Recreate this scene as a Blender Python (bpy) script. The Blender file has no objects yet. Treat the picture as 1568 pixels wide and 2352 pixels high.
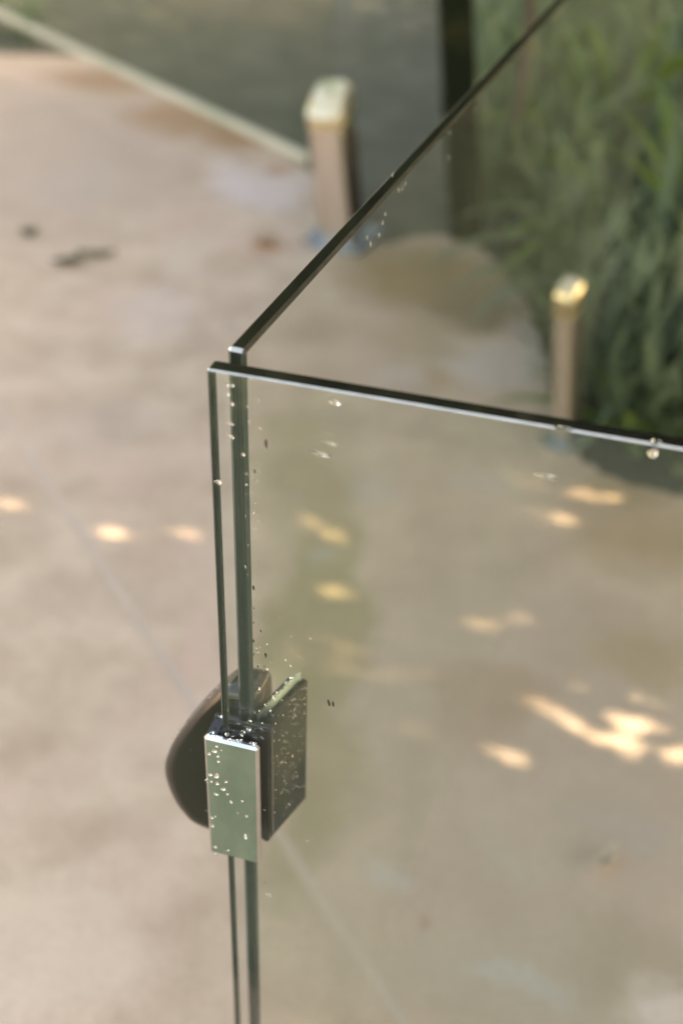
import bpy, bmesh, math, random
import numpy as np
from mathutils import Vector, Matrix

random.seed(7)
rng = np.random.default_rng(7)
scene = bpy.context.scene
COL = scene.collection
R_ = math.radians

# ------------------------------------------------------------------ camera
EYE_H = 1.55
FPX = 2800.0                      # focal length in units of a 1568 wide frame


def nrm(v):
    v = np.asarray(v, float)
    return v / np.linalg.norm(v)


_zc = nrm([130, 3892, FPX])       # world up seen from the camera
_yc = np.array([0, 0, -1.0])
_yc = nrm(_yc - _zc * (_yc @ _zc))
_xc = np.cross(_yc, _zc)
CAMR = np.array([_xc, _yc, _zc])
EYE = np.array([0, 0, EYE_H])

cam_data = bpy.data.cameras.new('camera')
cam = bpy.data.objects.new('camera', cam_data)
COL.objects.link(cam)
m4 = Matrix.Identity(4)
for i in range(3):
    for j in range(3):
        m4[i][j] = CAMR[i][j]
m4.translation = Vector(EYE)
cam.matrix_world = m4
cam_data.sensor_fit = 'HORIZONTAL'
cam_data.sensor_width = 24.0
cam_data.lens = 24.0 * FPX / 1568.0
cam_data.clip_start = 0.02
cam_data.clip_end = 400
cam_data.dof.use_dof = True
cam_data.dof.focus_distance = 0.82
cam_data.dof.aperture_fstop = 3.15
cam_data.dof.aperture_blades = 0
scene.camera = cam

# ------------------------------------------------------------------ sky, sun, exposure
SUN_AZ, SUN_EL = 104.0, 45.0      # azimuth clockwise from +Y
SUN_DIR = np.array([math.sin(R_(SUN_AZ)) * math.cos(R_(SUN_EL)),
                    math.cos(R_(SUN_AZ)) * math.cos(R_(SUN_EL)), math.sin(R_(SUN_EL))])
world = bpy.data.worlds.new('World')
scene.world = world
world.use_nodes = True
wn = world.node_tree.nodes
wl = world.node_tree.links
wn.clear()
sky = wn.new('ShaderNodeTexSky')
sky.sky_type = 'NISHITA'
sky.sun_disc = False
sky.sun_elevation = R_(SUN_EL)
sky.sun_rotation = R_(SUN_AZ)
sky.air_density = 1.0
sky.dust_density = 2.0
bg = wn.new('ShaderNodeBackground')
bg.inputs['Strength'].default_value = 0.15
wo = wn.new('ShaderNodeOutputWorld')
wl.new(sky.outputs[0], bg.inputs[0])
wl.new(bg.outputs[0], wo.inputs[0])

sun_data = bpy.data.lights.new('sun', 'SUN')
sun_data.energy = 3.6
sun_data.angle = R_(0.45)
sun_data.color = (1.0, 0.99, 0.97)
sun = bpy.data.objects.new('sun', sun_data)
COL.objects.link(sun)
sun.rotation_euler = Vector(-SUN_DIR).to_track_quat('-Z', 'Y').to_euler()
sun.location = Vector(SUN_DIR * 30)

scene.view_settings.view_transform = 'Standard'
scene.view_settings.look = 'None'
scene.view_settings.gamma = 1.0
scene.view_settings.use_curve_mapping = False
scene.view_settings.exposure = 2.92
scene.view_settings.use_white_balance = True
scene.view_settings.white_balance_temperature = 10000
scene.view_settings.white_balance_tint = 12
scene.render.engine = 'CYCLES'
cy = scene.cycles
cy.use_denoising = True
cy.max_bounces = 10
cy.diffuse_bounces = 3
cy.glossy_bounces = 5
cy.transmission_bounces = 8
cy.transparent_max_bounces = 24
cy.sample_clamp_indirect = 4.0
cy.sample_clamp_direct = 12.0
cy.caustics_reflective = False
cy.blur_glossy = 0.3


# ------------------------------------------------------------------ measuring helpers
def ray(u, v):
    return CAMR @ np.array([u - 784, -(v - 1176), -FPX]) / FPX


def ground_at(u, v, z=0.0):
    r = ray(u, v)
    return EYE + r * (z - EYE_H) / r[2]


def on_plane(u, v, P, N):
    r = ray(u, v)
    return EYE + r * (((np.asarray(P) - EYE) @ N) / (r @ N))


def zoomed(x, y):                 # close-up study of the latch -> frame units
    return (600 + x / 2.24) * .5875, (2550 + y / 2.24) * .5875


# ------------------------------------------------------------------ scene helpers
def link(name, me, mat=None, parent=None, smooth=False):
    o = bpy.data.objects.new(name, me)
    COL.objects.link(o)
    if mat is not None:
        me.materials.append(mat)
    if parent is not None:
        o.parent = parent
    if smooth:
        for p in me.polygons:
            p.use_smooth = True
    return o


def tag(o, label, cat, group=None):
    o['label'] = label
    o['category'] = cat
    if group:
        o['group'] = group
    return o


def thing(name, label, cat, loc=(0, 0, 0), group=None):
    o = bpy.data.objects.new(name, None)
    COL.objects.link(o)
    o.empty_display_size = 0.05
    o.location = Vector(loc)
    return tag(o, label, cat, group)


def bm_mesh(bm, name, smooth_angle=None):
    me = bpy.data.meshes.new(name)
    bmesh.ops.recalc_face_normals(bm, faces=bm.faces)
    bm.to_mesh(me)
    bm.free()
    return me


def pyd(name, verts, faces):
    me = bpy.data.meshes.new(name)
    me.from_pydata([tuple(map(float, v)) for v in verts], [], faces)
    me.update()
    return me


def box_bm(x0, x1, y0, y1, z0, z1, bevel=0.0, seg=2, bm=None):
    own = bm is None
    if own:
        bm = bmesh.new()
    vs = [bm.verts.new(p) for p in ((x0, y0, z0), (x1, y0, z0), (x1, y1, z0), (x0, y1, z0),
                                    (x0, y0, z1), (x1, y0, z1), (x1, y1, z1), (x0, y1, z1))]
    fs = [bm.faces.new([vs[i] for i in q]) for q in ((0, 3, 2, 1), (4, 5, 6, 7), (0, 1, 5, 4), (1, 2, 6, 5), (2, 3, 7, 6), (3, 0, 4, 7))]
    if bevel and own:
        bmesh.ops.bevel(bm, geom=list(bm.edges), offset=bevel, segments=seg, profile=0.5, affect='EDGES')
    return bm


def prism_bm(outline, y0, y1, bevel=0.0, seg=3):
    """outline: list of (x,z); extruded along y."""
    bm = bmesh.new()
    a = [bm.verts.new((x, y0, z)) for x, z in outline]
    b = [bm.verts.new((x, y1, z)) for x, z in outline]
    n = len(outline)
    bm.faces.new(a)
    bm.faces.new(b[::-1])
    for i in range(n):
        j = (i + 1) % n
        bm.faces.new((a[i], b[i], b[j], a[j]))
    bmesh.ops.recalc_face_normals(bm, faces=bm.faces)
    if bevel:
        es = [e for e in bm.edges if abs(e.verts[0].co.y - e.verts[1].co.y) < 1e-9]
        bmesh.ops.bevel(bm, geom=es, offset=bevel, segments=seg, profile=0.5, affect='EDGES')
    return bm


def round_outline(pts, r, seg=4):
    out = []
    n = len(pts)
    for i in range(n):
        p0, p1, p2 = (np.array(pts[(i + k) % n], float) for k in (-1, 0, 1))
        d0, d1 = nrm(p0 - p1), nrm(p2 - p1)
        rr = min(r, np.linalg.norm(p0 - p1) * .45, np.linalg.norm(p2 - p1) * .45)
        a, b = p1 + d0 * rr, p1 + d1 * rr
        for k in range(seg + 1):
            t = k / seg
            out.append(tuple((1 - t) ** 2 * a + 2 * t * (1 - t) * p1 + t * t * b))
    return out


def frame(o, origin, ex, ey, ez=(0, 0, 1)):
    m = Matrix.Identity(4)
    for j, e in enumerate((ex, ey, ez)):
        for i in range(3):
            m[i][j] = e[i]
    m.translation = Vector(origin)
    o.matrix_world = m
    return o


# ------------------------------------------------------------------ materials
def mat_new(name):
    m = bpy.data.materials.new(name)
    m.use_nodes = True
    nt = m.node_tree
    nt.nodes.clear()
    out = nt.nodes.new('ShaderNodeOutputMaterial')
    return m, nt, out


def principled(name, col, rough=.5, metal=0.0, spec=.5, ior=1.5, noise=None, bump=None, coat=0.0):
    m, nt, out = mat_new(name)
    p = nt.nodes.new('ShaderNodeBsdfPrincipled')
    p.inputs['Base Color'].default_value = (*col, 1)
    p.inputs['Roughness'].default_value = rough
    p.inputs['Metallic'].default_value = metal
    p.inputs['Specular IOR Level'].default_value = spec
    p.inputs['IOR'].default_value = ior
    p.inputs['Coat Weight'].default_value = coat
    nt.links.new(p.outputs[0], out.inputs[0])
    tc = nt.nodes.new('ShaderNodeTexCoord')
    if noise:                      # (scale vector, colour2, detail)
        sc, c2, lo, hi = noise
        mp = nt.nodes.new('ShaderNodeMapping')
        mp.inputs['Scale'].default_value = sc
        nt.links.new(tc.outputs['Object'], mp.inputs[0])
        nz = nt.nodes.new('ShaderNodeTexNoise')
        nz.inputs['Scale'].default_value = 1
        nz.inputs['Detail'].default_value = 5
        nt.links.new(mp.outputs[0], nz.inputs['Vector'])
        mr = nt.nodes.new('ShaderNodeMapRange')
        mr.inputs['From Min'].default_value = lo
        mr.inputs['From Max'].default_value = hi
        nt.links.new(nz.outputs[0], mr.inputs[0])
        mx = nt.nodes.new('ShaderNodeMix')
        mx.data_type = 'RGBA'
        mx.inputs[6].default_value = (*col, 1)
        mx.inputs[7].default_value = (*c2, 1)
        nt.links.new(mr.outputs[0], mx.inputs[0])
        nt.links.new(mx.outputs[2], p.inputs['Base Color'])
    if bump:                       # (scale, strength, distance)
        nz2 = nt.nodes.new('ShaderNodeTexNoise')
        nz2.inputs['Scale'].default_value = bump[0]
        nz2.inputs['Detail'].default_value = 4
        nt.links.new(tc.outputs['Object'], nz2.inputs['Vector'])
        bp = nt.nodes.new('ShaderNodeBump')
        bp.inputs['Strength'].default_value = bump[1]
        bp.inputs['Distance'].default_value = bump[2]
        nt.links.new(nz2.outputs[0], bp.inputs['Height'])
        nt.links.new(bp.outputs[0], p.inputs['Normal'])
    return m


def pane_material(name, tint, veil, mirror=1.0):
    """clear sheet: tinted see-through plus Fresnel mirror and a thin uneven film that paints in milky haze."""
    m, nt, out = mat_new(name)
    N, L = nt.nodes, nt.links
    tr = N.new('ShaderNodeBsdfTransparent')
    tr.inputs[0].default_value = (*tint, 1)
    gl = N.new('ShaderNodeBsdfGlossy')
    gl.inputs['Roughness'].default_value = 0.004
    gl.inputs['Color'].default_value = (1, 1, 1, 1)
    fr = N.new('ShaderNodeFresnel')
    fr.inputs['IOR'].default_value = 1.5
    # same IOR seen from behind the face
    geo = N.new('ShaderNodeNewGeometry')
    io = N.new('ShaderNodeMapRange')
    io.inputs['To Min'].default_value = 1.5
    io.inputs['To Max'].default_value = 1 / 1.5
    L.new(geo.outputs['Backfacing'], io.inputs[0])
    df = N.new('ShaderNodeBsdfDiffuse')
    df.inputs[0].default_value = (.68, .74, .66, 1)
    tc = N.new('ShaderNodeTexCoord')
    mp = N.new('ShaderNodeMapping')
    mp.inputs['Scale'].default_value = (9, 9, 2.2)
    L.new(tc.outputs['Object'], mp.inputs[0])
    nz = N.new('ShaderNodeTexNoise')
    nz.inputs['Scale'].default_value = 1
    nz.inputs['Detail'].default_value = 6
    nz.inputs['Roughness'].default_value = .65
    L.new(mp.outputs[0], nz.inputs['Vector'])
    mr = N.new('ShaderNodeMapRange')
    mr.inputs['From Min'].default_value = .35
    mr.inputs['From Max'].default_value = .75
    mr.inputs['To Min'].default_value = veil * .35
    mr.inputs['To Max'].default_value = veil * 1.4
    L.new(nz.outputs[0], mr.inputs[0])
    m1 = N.new('ShaderNodeMixShader')
    L.new(mr.outputs[0], m1.inputs[0])
    L.new(tr.outputs[0], m1.inputs[1])
    L.new(df.outputs[0], m1.inputs[2])
    m2 = N.new('ShaderNodeMixShader')
    L.new(io.outputs[0], fr.inputs['IOR'])
    ml = N.new('ShaderNodeMath')          # coated glass mirrors less
    ml.operation = 'MULTIPLY'
    L.new(fr.outputs[0], ml.inputs[0])
    ml.inputs[1].default_value = mirror
    L.new(ml.outputs[0], m2.inputs[0])
    L.new(m1.outputs[0], m2.inputs[1])
    L.new(gl.outputs[0], m2.inputs[2])
    L.new(m2.outputs[0], out.inputs[0])
    return m


def leaf_material(name, c1, c2, trans=.35, rough=.45, scale=3.0):
    m, nt, out = mat_new(name)
    N, L = nt.nodes, nt.links
    tc = N.new('ShaderNodeTexCoord')
    nz = N.new('ShaderNodeTexNoise')
    nz.inputs['Scale'].default_value = scale
    nz.inputs['Detail'].default_value = 3
    L.new(tc.outputs['Object'], nz.inputs['Vector'])
    oi = N.new('ShaderNodeObjectInfo')
    ad = N.new('ShaderNodeMath')
    ad.operation = 'MULTIPLY_ADD'
    L.new(oi.outputs['Random'], ad.inputs[0])
    ad.inputs[1].default_value = .5
    L.new(nz.outputs[0], ad.inputs[2])
    mr = N.new('ShaderNodeMapRange')
    mr.inputs['From Min'].default_value = .45
    mr.inputs['From Max'].default_value = 1.0
    L.new(ad.outputs[0], mr.inputs[0])
    mx = N.new('ShaderNodeMix')
    mx.data_type = 'RGBA'
    mx.inputs[6].default_value = (*c1, 1)
    mx.inputs[7].default_value = (*c2, 1)
    L.new(mr.outputs[0], mx.inputs[0])
    p = N.new('ShaderNodeBsdfPrincipled')
    p.inputs['Roughness'].default_value = rough
    L.new(mx.outputs[2], p.inputs['Base Color'])
    t = N.new('ShaderNodeBsdfTranslucent')
    L.new(mx.outputs[2], t.inputs[0])
    ms = N.new('ShaderNodeMixShader')
    ms.inputs[0].default_value = trans
    L.new(p.outputs[0], ms.inputs[1])
    L.new(t.outputs[0], ms.inputs[2])
    L.new(ms.outputs[0], out.inputs[0])
    return m


def srgb(r, g, b):
    f = lambda c: (c / 255 / 12.92) if c < 10.3 else ((c / 255 + .055) / 1.055) ** 2.4
    return (f(r), f(g), f(b))


M = {}
M['pane_near'] = pane_material('near pane glass', (.942, .947, .935), .013, .75)
M['pane_far'] = pane_material('far pane glass', (.935, .928, .900), .022, .16)
M['fence_glass'] = pane_material('fence glass', (.85, .87, .83), .012, .15)
M['edge_top'] = principled('polished glass top edge', (.012, .012, .008), .07, noise=((30, 30, 30), (.022, .016, .010), .4, .7))
M['edge_end'] = principled('polished glass end edge', (.010, .016, .013), .10, noise=((220, 220, 2), (.018, .024, .020), .35, .7))
M['interlayer'] = principled('dark interlayer', (.008, .005, .005), .3)
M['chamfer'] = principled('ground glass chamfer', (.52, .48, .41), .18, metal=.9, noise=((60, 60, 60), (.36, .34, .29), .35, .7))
M['chamfer_end'] = principled('glass end chamfer', (.040, .050, .043), .14, metal=.2)
M['steel'] = principled('polished steel', (.60, .60, .57), .05, metal=1.0, noise=((50, 50, 28), (.74, .73, .70), .4, .68), bump=(40, .12, .002))
M['steel_wet'] = principled('wet black polymer', (.008, .008, .005), .07, spec=.09, bump=(220, .12, .001))
M['steel_dark'] = principled('black brown polymer', (.020, .016, .012), .17, spec=.5, bump=(90, .06, .001))
M['gasket'] = principled('black rubber gasket', (.016, .010, .010), .35)
M['gasket_clear'] = principled('grey green glazing strip', (.07, .09, .07), .12)
M['post_steel'] = principled('brushed post steel', (.72, .62, .53), .24, metal=1.0, noise=((14, 14, 3), (.80, .73, .66), .35, .7))
M['post_cap'] = principled('polished post cap', (.62, .48, .28), .30, metal=1.0, noise=((25, 25, 25), (.74, .62, .42), .4, .65))
M['side_shade'] = principled('painted side shade', (.030, .018, .012), .5, spec=.2)
M['flange'] = principled('blue grey flange', srgb(98, 112, 122), .4, metal=.2)  # blue of the reflected sky is painted into this colour
M['black_post'] = principled('black green gloss post', (.004, .007, .003), .5, spec=.08, noise=((6, 6, 5), (.030, .028, .008), .55, .75))
M['soil'] = principled('dark garden mulch', (.092, .092, .064), .9, spec=.1, noise=((5, 5, 5), (.135, .128, .095), .35, .7), bump=(60, .6, .02))
M['lawn'] = principled('pale lawn', (.13, .16, .095), .9, noise=((4, 4, 4), (.20, .23, .145), .35, .7), bump=(150, .6, .02))
M['bark'] = principled('bark', (.07, .055, .04), .9, noise=((9, 9, 2), (.13, .105, .08), .4, .7), bump=(30, .8, .02))
M['rail'] = principled('pale stone coloured rail', srgb(162, 154, 138), .45, noise=((3, 3, 3), srgb(138, 138, 116), .4, .7))
M['strap_leaf'] = leaf_material('strap leaf', (.15, .19, .115), (.20, .26, .13), .5, .4)
M['cover_leaf'] = leaf_material('cover leaf', (.14, .18, .11), (.20, .255, .13), .5, .5, 2.2)
M['yellow_leaf'] = leaf_material('yellow green leaf', (.11, .165, .04), (.19, .26, .06), .4, .4)
M['tree_leaf'] = leaf_material('tree leaf', (.030, .052, .018), (.085, .115, .040), .35, .45, .8)
M['dry_leaf'] = principled('olive dry leaf', (.095, .085, .030), .6, noise=((40, 40, 40), (.06, .045, .02), .4, .6))
M['orange_leaf'] = principled('rust dry leaf', (.34, .19, .09), .6)
M['brown_leaf'] = principled('brown dry leaf', srgb(192, 168, 144), .7)
M['mortar'] = principled('pale mortar', (.475, .362, .272), .9, noise=((5, 5, 5), (.42, .325, .255), .4, .6))
M['speck'] = principled('dark speck', (.02, .018, .012), .3)


def water_material(name, rough):
    m, nt, out = mat_new(name)
    g = nt.nodes.new('ShaderNodeBsdfGlass')
    g.inputs['IOR'].default_value = 1.33
    g.inputs['Roughness'].default_value = rough
    nt.links.new(g.outputs[0], out.inputs[0])
    return m


M['water'] = water_material('water drop', 0.0)
M['bead'] = water_material('water bead', 0.04)

# paving colour: warm stone with stains and tone patches; widest paint in glass dimming
STONE_GAIN = np.array([.82, .772, .738])
STONE = np.array(srgb(196, 177, 158)) * STONE_GAIN


def px_patch(u, v, hw, hh, col, amt, soft=.5):
    c = ground_at(u, v)
    ax = np.linalg.norm(ground_at(u + hw, v) - c)
    ay = np.linalg.norm(ground_at(u, v - hh) - ground_at(u, v + hh)) / 2
    return (c[0], c[1], ax, ay, np.array(srgb(*col)) * STONE_GAIN, amt, soft)


PATCHES = [
    px_patch(1230, 1750, 470, 620, (178, 162, 149), .6, .5), px_patch(1150, 2250, 380, 160, (178, 168, 150), .6, .6),  # wide patches paint in the dimming seen through the panes
    px_patch(150, 330, 380, 200, (172, 156, 142), .8, .7),
    px_patch(610, 425, 120, 55, (206, 193, 190), .75), px_patch(520, 400, 60, 40, (204, 192, 188), .5),
    px_patch(640, 385, 40, 14, (178, 140, 112), .7), px_patch(600, 572, 42, 18, (186, 140, 108), .75),
    px_patch(560, 590, 60, 20, (190, 160, 140), .5),
    px_patch(450, 270, 150, 42, (160, 130, 100), .9), px_patch(250, 185, 150, 26, (156, 128, 100), .8),
    px_patch(560, 310, 90, 36, (156, 122, 90), .85),
    px_patch(980, 640, 200, 85, (150, 128, 92), .9), px_patch(1090, 720, 110, 60, (126, 108, 86), .85),
    px_patch(950, 770, 120, 50, (170, 150, 118), .5),
    px_patch(1150, 850, 130, 55, (204, 190, 182), .75), px_patch(1230, 785, 50, 60, (210, 198, 196), .6),
    px_patch(1010, 870, 40, 30, (178, 148, 112), .5), px_patch(905, 870, 60, 35, (200, 186, 178), .5),
    px_patch(430, 590, 70, 60, (206, 190, 176), .4), px_patch(350, 720, 110, 60, (204, 190, 182), .4),
    px_patch(560, 735, 30, 22, (170, 150, 140), .45), px_patch(480, 770, 40, 24, (174, 156, 148), .4),
    px_patch(620, 700, 30, 20, (176, 160, 150), .35), px_patch(180, 420, 140, 60, (182, 166, 154), .4),
    px_patch(1500, 1240, 170, 90, (165, 140, 105), .7, .8), px_patch(1450, 1130, 130, 40, (150, 130, 95), .6),
    px_patch(1120, 1590, 150, 70, (172, 148, 126), .7), px_patch(1080, 1680, 90, 90, (172, 148, 128), .55),
    px_patch(1480, 1500, 150, 60, (168, 146, 112), .6, .8), px_patch(1020, 1240, 60, 40, (182, 158, 144), .5),
    px_patch(720, 1130, 120, 190, (152, 141, 106), .60, .6), px_patch(750, 1420, 130, 230, (146, 136, 98), .75, .38),  # broad olive band down the middle of the paving
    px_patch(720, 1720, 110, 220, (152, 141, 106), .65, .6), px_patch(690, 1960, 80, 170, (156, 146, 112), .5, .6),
    px_patch(740, 1280, 50, 28, (190, 190, 184), .38, .7), px_patch(860, 1130, 60, 40, (190, 188, 182), .38, .7),
    px_patch(1100, 1110, 100, 40, (190, 180, 172), .4), px_patch(660, 970, 60, 50, (160, 146, 108), .5),
    px_patch(895, 1990, 36, 45, (194, 196, 196), .38, .7), px_patch(975, 2090, 20, 22, (158, 134, 110), .6),
    px_patch(1160, 1980, 80, 40, (182, 178, 162), .38, .7), px_patch(1430, 1880, 140, 50, (176, 168, 164), .4, .7),
    px_patch(1180, 2230, 130, 40, (188, 190, 190), .38, .7), px_patch(1450, 2190, 140, 110, (164, 148, 128), .5, .8),
    px_patch(1545, 2330, 80, 80, (222, 205, 196), .8, .8), px_patch(230, 1380, 160, 80, (188, 170, 154), .35),
    px_patch(440, 1480, 50, 140, (206, 178, 166), .45), px_patch(120, 2150, 200, 180, (212, 195, 176), .45),
    px_patch(320, 1750, 120, 60, (206, 190, 172), .3), px_patch(250, 980, 180, 60, (186, 170, 158), .35),
]


def paving_material():
    m, nt, out = mat_new('warm stone paving')
    N, L = nt.nodes, nt.links
    p = N.new('ShaderNodeBsdfPrincipled')
    p.inputs['Roughness'].default_value = .8
    p.inputs['Specular IOR Level'].default_value = .25
    L.new(p.outputs[0], out.inputs[0])
    geo = N.new('ShaderNodeNewGeometry')
    nz = N.new('ShaderNodeTexNoise')
    nz.inputs['Scale'].default_value = 6.5
    nz.inputs['Detail'].default_value = 6
    nz.inputs['Roughness'].default_value = .6
    L.new(geo.outputs['Position'], nz.inputs['Vector'])
    mr = N.new('ShaderNodeMapRange')
    mr.inputs['From Min'].default_value = .3
    mr.inputs['From Max'].default_value = .7
    L.new(nz.outputs[0], mr.inputs[0])
    mx = N.new('ShaderNodeMix')
    mx.data_type = 'RGBA'
    mx.inputs[6].default_value = (*(STONE * np.array([.80, .75, .705])), 1)
    mx.inputs[7].default_value = (*(STONE * np.array([1.14, 1.14, 1.13])), 1)
    L.new(mr.outputs[0], mx.inputs[0])
    col = mx.outputs[2]
    hz = N.new('ShaderNodeTexNoise')      # warm and grey blooms in the stone
    hz.inputs['Scale'].default_value = 2.6
    hz.inputs['Detail'].default_value = 5
    hz.inputs['Distortion'].default_value = .6
    L.new(geo.outputs['Position'], hz.inputs['Vector'])
    hr = N.new('ShaderNodeMapRange')
    hr.inputs['From Min'].default_value = .48
    hr.inputs['From Max'].default_value = .66
    hr.inputs['To Max'].default_value = .55
    L.new(hz.outputs[0], hr.inputs[0])
    hx = N.new('ShaderNodeMix')
    hx.data_type = 'RGBA'
    L.new(hr.outputs[0], hx.inputs[0])
    L.new(col, hx.inputs[6])
    hx.inputs[7].default_value = (*(np.array(srgb(206, 180, 164)) * STONE_GAIN), 1)
    col = hx.outputs[2]
    # warp the patch outlines
    wz = N.new('ShaderNodeTexNoise')
    wz.inputs['Scale'].default_value = 4
    wz.inputs['Detail'].default_value = 7
    wz.inputs['Roughness'].default_value = .62
    L.new(geo.outputs['Position'], wz.inputs['Vector'])
    sb = N.new('ShaderNodeVectorMath')
    sb.operation = 'SUBTRACT'
    L.new(wz.outputs['Color'], sb.inputs[0])
    sb.inputs[1].default_value = (.5, .5, .5)
    sc = N.new('ShaderNodeVectorMath')
    sc.operation = 'SCALE'
    L.new(sb.outputs[0], sc.inputs[0])
    sc.inputs['Scale'].default_value = .30
    wp = N.new('ShaderNodeVectorMath')
    wp.operation = 'ADD'
    L.new(geo.outputs['Position'], wp.inputs[0])
    L.new(sc.outputs[0], wp.inputs[1])
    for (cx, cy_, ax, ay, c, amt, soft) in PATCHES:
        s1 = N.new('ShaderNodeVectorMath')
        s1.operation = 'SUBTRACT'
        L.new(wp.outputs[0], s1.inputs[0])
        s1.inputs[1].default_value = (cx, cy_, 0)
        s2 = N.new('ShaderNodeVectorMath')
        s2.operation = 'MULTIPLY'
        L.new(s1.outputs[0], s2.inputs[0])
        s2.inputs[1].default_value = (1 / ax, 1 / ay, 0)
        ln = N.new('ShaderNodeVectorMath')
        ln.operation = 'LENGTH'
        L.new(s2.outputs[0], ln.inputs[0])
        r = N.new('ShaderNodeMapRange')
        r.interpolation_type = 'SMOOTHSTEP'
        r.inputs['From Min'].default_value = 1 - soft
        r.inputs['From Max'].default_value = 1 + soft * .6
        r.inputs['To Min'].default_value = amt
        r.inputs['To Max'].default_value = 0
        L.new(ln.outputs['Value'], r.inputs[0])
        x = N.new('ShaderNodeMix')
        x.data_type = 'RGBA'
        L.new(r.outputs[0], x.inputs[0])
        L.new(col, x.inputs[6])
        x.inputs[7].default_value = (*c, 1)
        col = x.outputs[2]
    fz = N.new('ShaderNodeTexNoise')
    fz.inputs['Scale'].default_value = 70
    fz.inputs['Detail'].default_value = 5
    L.new(geo.outputs['Position'], fz.inputs['Vector'])
    fr = N.new('ShaderNodeMapRange')
    fr.inputs['From Min'].default_value = .3
    fr.inputs['From Max'].default_value = .7
    fr.inputs['To Min'].default_value = .94
    fr.inputs['To Max'].default_value = 1.05
    L.new(fz.outputs[0], fr.inputs[0])
    vm = N.new('ShaderNodeVectorMath')
    vm.operation = 'SCALE'
    L.new(col, vm.inputs[0])
    L.new(fr.outputs[0], vm.inputs['Scale'])
    L.new(vm.outputs[0], p.inputs['Base Color'])
    bp = N.new('ShaderNodeBump')
    bp.inputs['Strength'].default_value = .3
    bp.inputs['Distance'].default_value = .004
    L.new(fz.outputs[0], bp.inputs['Height'])
    L.new(bp.outputs[0], p.inputs['Normal'])
    return m


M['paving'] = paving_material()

# ------------------------------------------------------------------ ground, bed, lawn, paving
Z_BED = -0.05


def sheet(name, pts, z, mat):
    o = link(name, pyd(name, [(x, y, z) for x, y in pts], [tuple(range(len(pts)))]), mat)
    o['kind'] = 'structure'
    return o


sheet('garden_bed', [(-60, -60), (60, -60), (60, 60), (-60, 60)], Z_BED, M['soil'])

edge_px = [(-420, 60), (-200, 105), (0, 122), (200, 132), (330, 190), (480, 272), (640, 345), (745, 425), (810, 530), (880, 560),
           (960, 540), (1060, 548), (1130, 590), (1195, 670), (1235, 760), (1255, 850), (1262, 930), (1300, 1010),
           (1370, 1075), (1450, 1110), (1570, 1140), (1800, 1190), (2300, 1300)]
edge = [ground_at(*p)[:2] for p in edge_px]
# smooth the edge and roughen it a little
pts = []
for i in range(len(edge) - 1):
    p0 = edge[max(i - 1, 0)]
    p1, p2 = edge[i], edge[i + 1]
    p3 = edge[min(i + 2, len(edge) - 1)]
    for k in range(6):
        t = k / 6
        q = .5 * ((2 * p1) + (-p0 + p2) * t + (2 * p0 - 5 * p1 + 4 * p2 - p3) * t * t + (-p0 + 3 * p1 - 3 * p2 + p3) * t ** 3)
        pts.append(q + rng.normal(0, .006, 2))
pts.append(edge[-1])
edge = pts
# joint between the two slabs
jA, jB = ground_at(80, 1065)[:2], ground_at(735, 2060)[:2]
jd = nrm(jB - jA)
jn = np.array([-jd[1], jd[0]])
far_hit = None
for i in range(len(edge) - 1):            # where the joint line meets the bed edge
    a = (np.array(edge[i]) - jA) @ jn
    b = (np.array(edge[i + 1]) - jA) @ jn
    if a * b <= 0:
        t = a / (a - b)
        far_hit = (i, np.array(edge[i]) * (1 - t) + np.array(edge[i + 1]) * t)
paving = bpy.data.objects.new('paving', None)
COL.objects.link(paving)
paving['kind'] = 'structure'
JW = .009
near_y = -.10
jn_near = jA + jd * ((near_y - jA[1]) / jd[1])


def slab(poly):
    bm = bmesh.new()
    t = [bm.verts.new((x, y, 0)) for x, y in poly]
    b = [bm.verts.new((x, y, -.08)) for x, y in poly]
    n = len(poly)
    bm.faces.new(t)
    for i in range(n):
        bm.faces.new((t[i], b[i], b[(i + 1) % n], t[(i + 1) % n]))
    return link('slab', bm_mesh(bm, 'slab'), M['paving'], paving)


sgn = 1 if (np.array([-6.0, 2.0]) - jA) @ jn > 0 else -1
if far_hit is None:
    far_pt = jA - jd * 3.0
    left = [tuple(far_pt + jn * sgn * JW), tuple(jn_near + jn * sgn * JW), (.36, -.02), (.12, .30), (-6.5, .30), (-6.5, far_pt[1])]
    slab(left)
    right = [tuple(far_pt - jn * sgn * JW)] + [(-6.5, far_pt[1] + .02), tuple(edge[0] + np.array([-4, 0]))] + [tuple(p) for p in edge] + [(6.5, edge[-1][1]), (6.5, near_y), tuple(jn_near - jn * sgn * JW)]
    slab(right)
    jf = far_pt
else:
    i, hp = far_hit
    slab([(-6.5, near_y), (-6.5, edge[0][1])] + [tuple(p) for p in edge[:i + 1]] + [tuple(hp + jn * sgn * JW), tuple(jn_near + jn * sgn * JW)])
    slab([tuple(hp - jn * sgn * JW)] + [tuple(p) for p in edge[i + 1:]] + [(6.5, edge[-1][1]), (6.5, near_y), tuple(jn_near - jn * sgn * JW)])
    jf = hp
q = [jf + jn * JW, jf - jn * JW, jn_near - jn * JW, jn_near + jn * JW]
link('mortar_joint', pyd('mortar_joint', [(x, y, -.0012) for x, y in q], [(3, 2, 1, 0)]), M['mortar'], paving)

sheet('lawn', [(-60, -60), (60, -60), (60, .26), (-60, .26)], Z_BED + .03, M['lawn'])

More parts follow.
